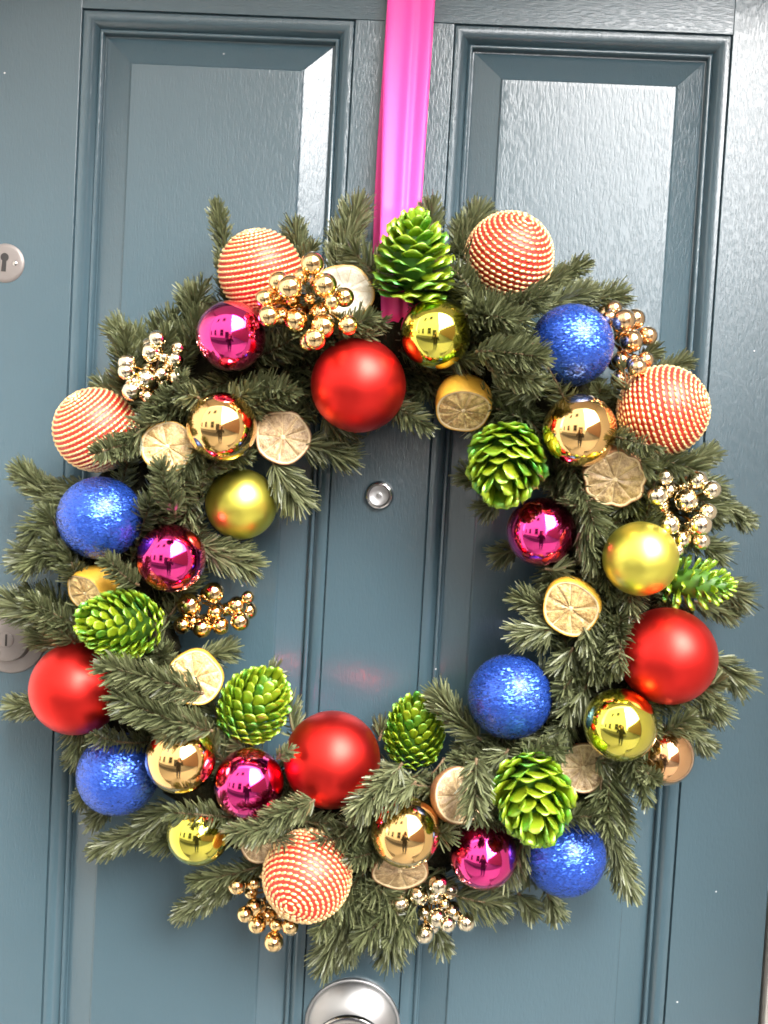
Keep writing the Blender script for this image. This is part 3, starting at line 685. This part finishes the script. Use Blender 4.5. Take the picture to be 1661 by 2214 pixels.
# the rest of the greenery, wired round the ring in overlapping fans
ns = 1500; cover = {}; nfill = 0
for i in range(ns):
    th = 2*math.pi*(i*0.61803399 % 1.0)
    e_r = np.array([math.cos(th), 0, math.sin(th)]); e_t = np.array([-math.sin(th), 0, math.cos(th)])
    psi = rng.uniform(R(8), R(172))                 # round the tube: 0 outside edge, 90 front, 180 inside edge
    nv = e_r*math.cos(psi) + np.array([0, -1., 0])*math.sin(psi)
    base = RC + e_r*RING_R + nv*0.028 + e_t*rng.uniform(-0.01, 0.01)
    dirv = nv*rng.uniform(0.35, 0.75) + e_t*rng.choice([-1, -1, 1])*rng.uniform(0.5, 1.0) + e_r*rng.uniform(-0.2, 0.25)
    dirv /= np.linalg.norm(dirv)
    Ls = rng.uniform(0.05, 0.088) if i < 900 else rng.uniform(0.035, 0.055)
    tip = base + dirv*Ls
    rho = math.hypot(tip[0]-RC[0], tip[2]-RC[2])
    if rho > 0.274: tip -= (rho-0.274)*e_r
    if rho < 0.128: tip += (0.128-rho)*e_r
    tip[1] = min(-0.02, max(tip[1], -0.135))
    bad = False
    for f_ in (0.35, 0.6, 0.8, 1.0):
        q = base+(tip-base)*f_; hor = np.hypot(q[0]-SC[:, 0], q[2]-SC[:, 2]) < SR*0.92
        if (hor & (q[1] < SC[:, 1])).any() or (np.linalg.norm(q-SC, axis=1) < SR*0.8).any(): bad = True
    mid_ = base+(tip-base)*0.65
    cell = (int((mid_[0]-RC[0])/0.03+50), int((mid_[2]-RC[2])/0.03+50))
    if bad or cover.get(cell, 0) >= 3 or nfill >= 200: continue
    cover[cell] = cover.get(cell, 0)+1; nfill += 1
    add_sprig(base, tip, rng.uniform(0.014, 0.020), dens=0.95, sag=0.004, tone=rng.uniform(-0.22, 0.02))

# ------------------------------------------------------------------ ornaments
SPV, SPF = uv_sphere(64, 40)
BALL = {}
def ball_mesh(k, mt):
    if k not in BALL: BALL[k] = mesh_np(k, SPV, SPF, True, mt)
    return BALL[k]
def view_axis(a, c):
    f = c-CAM; f = f/np.linalg.norm(f); r_ = np.cross(f, CU); r_ /= np.linalg.norm(r_); u_ = np.cross(r_, f)
    v = a[0]*r_ + a[1]*u_ - a[2]*f; return v/np.linalg.norm(v)
def rot_to(zax, roll=0.0):
    return Vector([float(q) for q in zax]).to_track_quat('Z', 'Y').to_matrix().to_4x4() @ Matrix.Rotation(roll, 4, 'Z')
# gold cord for the wound baubles (one mesh, unit radius)
def cord_mesh(pitch_=0.150, half=0.082):
    BV, BF = uv_sphere(6, 4)
    rows = 25; Vs, Fs, o = [], [], 0
    t = 0.0; k = 0
    turns = rows; pitch = math.pi/rows
    th = pitch*0.6
    ang = 0.0
    while th < math.pi-pitch*0.4:
        rr = math.sin(th)
        step = pitch_/max(rr, 0.16)
        # bead frame
        er = np.array([math.sin(th)*math.cos(ang), math.sin(th)*math.sin(ang), math.cos(th)])
        et = np.array([-math.sin(ang), math.cos(ang), 0]); ed = np.cross(er, et)
        q = et*math.cos(0.13) + ed*math.sin(0.13); s2 = np.cross(er, q)
        er = er*(1+rng.uniform(-0.006, 0.006)); q = q + ed*rng.uniform(-0.06, 0.06)
        P = er*1.0 + np.outer(BV[:, 0]*half, q) + np.outer(BV[:, 1]*0.035, s2) + np.outer(BV[:, 2]*0.030, er)
        Vs.append(P); Fs.append(BF+o); o += len(BV)
        ang += step; th += pitch*step/(2*math.pi)
    return mesh_np('gold_cord', np.concatenate(Vs), np.concatenate(Fs), True, M_CORD)
CORD = cord_mesh()
CORD_CLOSE = cord_mesh(0.115, 0.072)
# pine cone scale (unit: 1 long, pointing +X, thickness +Z)
def scale_mesh(name, w_, th_, curl, ub=0.055):
    n, m = 6, 5; V, F = [], []
    for side in (1, -1):
        for i in range(n):
            t = i/(n-1)
            hwid = w_*(0.40+0.60*math.sin(min(1, t*1.25)*math.pi/2))*(1.0 if t < 0.75 else math.sqrt(max(0.06, 1-((t-0.75)/0.30)**2)))
            for k in range(m):
                s = -1+2*k/(m-1)
                thick = th_*(0.35+0.65*t)*(1-s*s*0.85)*(1.0 if t < 0.95 else 0.5)
                umb = ub*math.exp(-((t-0.86)/0.14)**2)*math.exp(-(s/0.55)**2) if side > 0 else 0
                V.append((t, s*hwid, curl*t*t - 0.10*s*s*t*0.8 + side*thick + umb))
    off = n*m
    for i in range(n-1):
        for k in range(m-1):
            a = i*m+k; F.append((a, a+m, a+m+1, a+1)); F.append((off+a, off+a+1, off+a+m+1, off+a+m))
    for i in range(n-1):
        a = i*m; F.append((a, off+a, off+a+m, a+m)); a = i*m+m-1; F.append((a, a+m, off+a+m, off+a))
    for k in range(m-1):
        a = (n-1)*m+k; F.append((a, off+a, off+a+1, a+1)); F.append((k, k+1, off+k+1, off+k))
    return mesh_np(name, np.array(V), np.array(F), True, M_CONE)
SCALE = scale_mesh('scale', 0.40, 0.055, 0.10)
SCALE_SLIM = scale_mesh('scale_slim', 0.20, 0.05, 0.06)
SCALE_NUB = scale_mesh('scale_nub', 0.42, 0.07, 0.03, 0.13)
def build_cone(it):
    c = it['c']; s = mpp(c); L, W = it['L']*s, it['W']*s
    ax = view_axis(it['axis'], c)
    # foreshortened along the line of sight: true length from what the photograph shows
    th = thing('pine_cone', it['label'], 'pine cone', c, 'green painted pine cones on the wreath')
    th.matrix_world = Matrix.Translation(Vector(c)) @ rot_to(ax, rng.uniform(0, 6.28))
    rad = W/2; Lz = max(L, W*0.98)*1.02
    op = it['op']; slim = op > 0.9
    prof = [(max(0.0, rad*0.50*math.sin(math.pi*min(1, 0.12+0.86*q))), (q-0.5)*Lz*0.86) for q in np.linspace(0, 1, 9)]
    V, F = [], []
    for r_, z_ in prof:
        for i in range(12):
            a = 2*math.pi*i/12; V.append((r_*math.cos(a), r_*math.sin(a), z_))
    F = [(j*12+i, j*12+(i+1) % 12, (j+1)*12+(i+1) % 12, (j+1)*12+i) for j in range(8) for i in range(12)]
    obj('core', mesh_np('core', np.array(V), np.array(F), True, M_CORE), th)
    N = 80 if not slim else 60
    tight = False
    if op < 0.3: N = 132
    tight = op < 0.3
    for k in range(N):
        q = (k+0.5)/N                                   # 0 at the stalk, 1 at the tip
        a = k*2.39996
        # outer surface of the cone
        ro = rad*(math.sin(math.pi*(0.20+0.74*q**0.92))**0.72) if op < 0.6 else rad*(math.sin(math.pi*(0.36+0.59*q))**0.85)
        z = (q**0.95-0.5)*Lz*0.88
        tilt = R(8+14*(1-op)) + R(62-14*op)*q**1.2 + (R(14)*(1-op)) if op < 0.6 else R(4) + R(58)*q**1.3
        ln = (ro*0.80/ max(0.30, math.cos(tilt)))
        ln = min(ln, rad*(0.86 if slim else (0.47 if tight else 0.68)))
        ri = max(0.0, ro - ln*math.cos(tilt))
        zz = z - ln*math.sin(tilt)*0.55
        ln *= rng.uniform(0.90, 1.08); wv = ln*rng.uniform(0.85, 1.12)*(1.0 if op >= 0.3 else 0.9)
        m4 = Matrix.Rotation(a, 4, 'Z') @ Matrix.Translation((ri, 0, zz)) @ Matrix.Rotation(-tilt+rng.uniform(-0.13, 0.13)*(0.4 if tight else 1), 4, 'Y') @ Matrix.Rotation(rng.uniform(-0.16, 0.16), 4, 'X') @ Matrix.Rotation(rng.uniform(-0.10, 0.10), 4, 'Z') @ Matrix.Diagonal((ln, wv*(1.0 if q < 0.8 else 0.8), wv, 1))
        o = bpy.data.objects.new('scale', SCALE_SLIM if slim else (SCALE_NUB if tight else SCALE)); link(o, th); o.matrix_local = m4
def citrus_outline(seed, wav, n=72):
    r_ = np.random.default_rng(100+seed); a = np.linspace(0, 2*np.pi, n, endpoint=False)
    out = np.ones(n)
    for k in (2, 3, 4, 5): out += r_.uniform(-1, 1)*0.030*np.cos(k*a + r_.uniform(0, 6.28))
    if wav: out += wav*0.55*np.abs(np.sin(4.5*a))**1.5 - wav*0.35
    return a, out
def build_citrus(it):
    c = it['c']; rr = it['R']; wav = it.get('wav', 0.0); N = 72
    th = thing('citrus_slice', it['label'], 'dried citrus', c, 'dried citrus pieces wired to the wreath')
    th.matrix_world = Matrix.Translation(Vector(c)) @ rot_to(view_axis(it['n'], c), rng.uniform(0, 6.28))
    a, out = citrus_outline(it['seed'], wav)
    big = it['th'] > 0.014
    # peel: from the cut rim back to the rounded end
    rings = [(0.955, 0.0006), (0.985, 0.0010), (1.0, 0.0)] + ([(1.02, -0.30*it['th']), (0.98, -0.6*it['th']), (0.84, -0.9*it['th']), (0.5, -1.12*it['th']), (0.05, -1.2*it['th'])] if big else [(1.005, -0.5*it['th']), (0.97, -1.0*it['th']), (0.5, -1.0*it['th']), (0.02, -1.0*it['th'])])
    V = np.concatenate([np.stack([np.cos(a)*out*q*rr, np.sin(a)*out*q*rr, np.full(N, z)], 1) for q, z in rings])
    F = np.array([(j*N+i, (j+1)*N+i, (j+1)*N+(i+1) % N, j*N+(i+1) % N) for j in range(len(rings)-1) for i in range(N)])
    obj('peel', mesh_np('peel', V, F, True, M_PEELB if it['peel'] else M_PEEL), th)
    # pith: rim, membranes and middle
    pr = [(0.0, 0.0008), (0.06, 0.0008), (0.10, 0.0), (0.88, 0.0), (0.915, 0.0011), (0.955, 0.0008)]
    V = np.concatenate([np.stack([np.cos(a)*out*max(q, 0.002)*rr, np.sin(a)*out*max(q, 0.002)*rr, np.full(N, z-0.0002)], 1) for q, z in pr])
    F = np.array([(j*N+i, (j+1)*N+i, (j+1)*N+(i+1) % N, j*N+(i+1) % N) for j in range(len(pr)-1) for i in range(N)])
    obj('pith', mesh_np('pith', V, F, True, M_PITH), th)
    ns_ = 9; fm = M_FLESH_GLARE if it.get('pale') else (M_FLESHB if it['peel'] else M_FLESH)
    rs = np.random.default_rng(300+it['seed'])
    cuts = np.cumsum(rs.uniform(0.8, 1.25, ns_)); cuts = cuts/cuts[-1]*2*np.pi
    prev = 0.0
    for k in range(ns_):
        g = 0.012; a0, a1 = prev+g, cuts[k]-g; prev = cuts[k]
        nu, nv_ = 7, 6; V = []
        for j in range(nv_):
            t = j/(nv_-1); q = 0.07 + 0.83*t
            for i in range(nu):
                s_ = i/(nu-1); aa = a0 + (a1-a0)*s_
                gap = 0.022/(0.25+q); aa = a0+gap*0.2+(a1-a0-gap*0.4)*s_
                o_ = np.interp(aa, a, out, period=2*np.pi)
                puff = math.sin(math.pi*min(1, max(0, s_)))**0.6*math.sin(math.pi*(0.08+0.84*t))**0.5
                V.append((math.cos(aa)*q*o_*rr, math.sin(aa)*q*o_*rr, 0.0003+0.0006*puff + (rs.uniform(-1, 1)*0.0007 if 0 < i < nu-1 and 0 < j < nv_-1 else -0.0004)))
        F = [(j*nu+i, (j+1)*nu+i, (j+1)*nu+i+1, j*nu+i+1) for j in range(nv_-1) for i in range(nu-1)]
        obj('segment', mesh_np('segment', np.array(V), np.array(F), True, fm), th)
GROUP = dict(red='satin red baubles on the wreath', cord='red and gold corded baubles on the wreath', blue='blue glitter baubles on the wreath',
             mag='magenta mirror baubles on the wreath', gold='gold mirror baubles on the wreath', copper='gold mirror baubles on the wreath',
             lime='lime mirror baubles on the wreath', limem='satin lime baubles on the wreath')
BM = dict(red=M_REDM, blue=M_BLUE, mag=M_MAG, gold=M_GOLD, copper=M_COPPER, lime=M_LIME, limem=M_LIMEM)
BERRY = dict(gold=mesh_np('berry', *uv_sphere(28, 18), True, M_BGOLD), champ=mesh_np('berry', *uv_sphere(28, 18), True, M_BCHAMP), copper=mesh_np('berry', *uv_sphere(28, 18), True, M_BCOP))
for it in ITEMS:
    k = it['kind']
    if k in BM:
        o = obj('bauble', ball_mesh('bauble_'+k, BM[k]), None, it['c']); s = it['R']; o.scale = (s, s, s*rng.uniform(0.985, 1.0))
        o.rotation_euler = (rng.uniform(-0.4, 0.4), rng.uniform(-0.4, 0.4), rng.uniform(0, 6.28)) if k != 'blue' else (rng.uniform(-0.15, 0.15), rng.uniform(-0.15, 0.15), rng.uniform(0, 6.28))
        tag(o, it['label'], 'bauble', GROUP[k])
    elif k == 'cord':
        t = thing('corded_bauble', it['label'], 'bauble', it['c'], GROUP[k])
        t.matrix_world = Matrix.Translation(Vector(it['c'])) @ rot_to(view_axis(it['axis'], it['c']), rng.uniform(0, 6.28)) @ Matrix.Scale(it['R']*0.985, 4)
        b_ = obj('ball', ball_mesh('red_ball', M_REDTH), t); b_.scale = (0.992,)*3
        cdo = obj('gold_cord', CORD_CLOSE if it['y'] in (588, 930) else CORD, t); cdo['kind'] = 'stuff'
    elif k == 'cone': build_cone(it)
    elif k == 'citrus': build_citrus(it)
    elif k == 'berries':
        cen = np.mean([p for p, _ in it['pts']], 0); root = cen + np.array([0, 0.034, 0])
        t = thing('berry_cluster', it['label'], 'berry cluster', cen, 'metallic berry clusters on the wreath')
        parts = []
        for p, r_ in it['pts']:
            o = obj('berry', BERRY[it['bm']], t, p-cen); o.scale = (r_,)*3
            m_ = (p+root)/2 + rng.uniform(-0.004, 0.004, 3)
            parts.append(tube(np.array([root, m_, p])-cen, [0.0008, 0.0009, 0.0010], 6))
            # little metallic collar where the wire enters the berry
            dvec = (root-p)/np.linalg.norm(root-p)
            q0 = p+dvec*r_*0.95; parts.append(tube(np.array([q0, q0+dvec*r_*0.22, q0+dvec*r_*0.45])-cen, [r_*0.34, r_*0.28, r_*0.10], 8))
        V, F = join_np(parts); obj('wire_stems', mesh_np('wire_stems', V, F, True, M_WIRE), t)

# ------------------------------------------------------------------ the photographer, seen as a dark figure in the baubles

M_COAT = simple('dark_wool', (0.022, 0.021, 0.024), 0.9, noise=0.3, nscale=80, bump=0.5, bscale=300, bdist=0.001)
M_JEAN = simple('dark_denim', (0.03, 0.04, 0.07), 0.85, noise=0.3, nscale=120)
M_SKIN = simple('skin', (0.52, 0.30, 0.21), 0.5, noise=0.08, nscale=50)
M_HAIR = simple('brown_hair', (0.05, 0.03, 0.018), 0.5, noise=0.3, nscale=90)
M_SHOE = simple('black_leather', (0.02, 0.02, 0.02), 0.4, noise=0.2)
def build_person():
    X, Y = 0.026, -1.36
    nodes, edges = [], []
    def nd(p, r, par=None):
        nodes.append((p, r)); i = len(nodes)-1
        if par is not None: edges.append((par, i))
        return i
    pel = nd((X, Y, 0.80), (0.155, 0.115))
    sp = nd((X, Y, 1.00), (0.150, 0.110), pel); ch = nd((X, Y+0.005, 1.20), (0.165, 0.115), sp)
    nb = nd((X, Y+0.01, 1.335), (0.075, 0.070), ch); nk = nd((X, Y+0.02, 1.39), (0.055, 0.058), nb)
    jaw = nd((X, Y+0.045, 1.435), (0.058, 0.066), nk); fc = nd((X, Y+0.05, 1.50), (0.072, 0.088), jaw); tp = nd((X, Y+0.03, 1.575), (0.066, 0.080), fc)
    nose = nd((X, Y+0.145, 1.488), (0.012, 0.016), fc)
    for s in (-1, 1):
        ear = nd((X+s*0.077, Y+0.035, 1.495), (0.010, 0.022), fc)
        sh = nd((X+s*0.165, Y, 1.275), (0.062, 0.062), ch); el = nd((X+s*0.235, Y+0.17, 1.10), (0.048, 0.048), sh)
        wr = nd((X+s*0.080, -0.955, 1.405), (0.028, 0.024), el); pa = nd((X+s*0.056, -0.888, 1.445), (0.022, 0.030), wr)
        for k, (dz, l) in enumerate(((0.034, 0.9), (0.014, 1.0), (-0.006, 0.94), (-0.026, 0.78))):
            a = nd((X+s*0.052, -0.862, 1.452+dz*0.8), (0.010, 0.010), pa)
            b = nd((X+s*0.048, -0.8445, 1.455+dz), (0.0085, 0.0085), a)
            c = nd((X+s*(0.048-0.022*l), -0.8440, 1.452+dz), (0.0075, 0.0075), b)
        t1 = nd((X+s*0.054, -0.892, 1.478), (0.011, 0.011), pa); t2 = nd((X+s*0.030, -0.876, 1.492), (0.009, 0.009), t1)
        hp = nd((X+s*0.088, Y, 0.72), (0.090, 0.095), pel); kn_ = nd((X+s*0.095, Y+0.015, 0.33), (0.058, 0.062), hp)
        an = nd((X+s*0.10, Y-0.02, -0.06), (0.042, 0.045), kn_); he = nd((X+s*0.10, Y+0.02, -0.115), (0.040, 0.042), an); to = nd((X+s*0.115, Y+0.17, -0.128), (0.040, 0.030), he)
    me = bpy.data.meshes.new('person'); me.from_pydata([p for p, r in nodes], edges, []); me.update()
    o = obj('person', me)
    sk = o.modifiers.new('skin', 'SKIN'); sk.use_smooth_shade = True
    for i, (p, r) in enumerate(nodes): me.skin_vertices[0].data[i].radius = r
    me.skin_vertices[0].data[0].use_root = True
    sb = o.modifiers.new('sub', 'SUBSURF'); sb.levels = 1; sb.render_levels = 1
    dg = bpy.context.evaluated_depsgraph_get(); dg.update()
    m2 = bpy.data.meshes.new_from_object(o.evaluated_get(dg)); o.modifiers.clear(); o.data = m2
    m2.materials.clear()
    for m_ in (M_COAT, M_SKIN, M_JEAN, M_SHOE): m2.materials.append(m_)
    for f in m2.polygons:
        c = f.center
        f.material_index = 1 if (c.z > 1.385 and c.y < -1.15) or c.y > -0.95 else (3 if c.z < -0.06 else (2 if c.z < 0.70 else 0))
        f.use_smooth = True
    tag(o, 'person in a dark coat standing before the door holding up a phone', 'person')
    V, F = uv_sphere(24, 16)
    keep_ = np.array([f for f in F if not (V[f][:, 1].mean() > 0.28 and V[f][:, 2].mean() < 0.50) and V[f][:, 2].mean() > -0.75])
    h = obj('hair', mesh_np('hair', V*np.array([0.092, 0.106, 0.115]), keep_, True, M_HAIR), o, (X, Y+0.028, 1.525))
    for s in (-1, 1):
        obj('eye', mesh_np('eye', V*0.011, F, True, M_WHITE), o, (X+s*0.032, Y+0.128, 1.507))
    ph = thing('phone', 'dark phone held upright in both hands in front of the door', 'phone', (X, -0.8575, 1.47))
    box('body', -0.036, 0.036, -0.0045, 0.0045, -0.075, 0.070, simple('phone_case', (0.02, 0.02, 0.022), 0.3), ph, 0.003)
    turned('lens', [(0, 0.0), (0.004, 0.0004), (0.005, 0.0)], M_GLASS, ph, (0, 0.0050, 0.051), 20)
build_person()
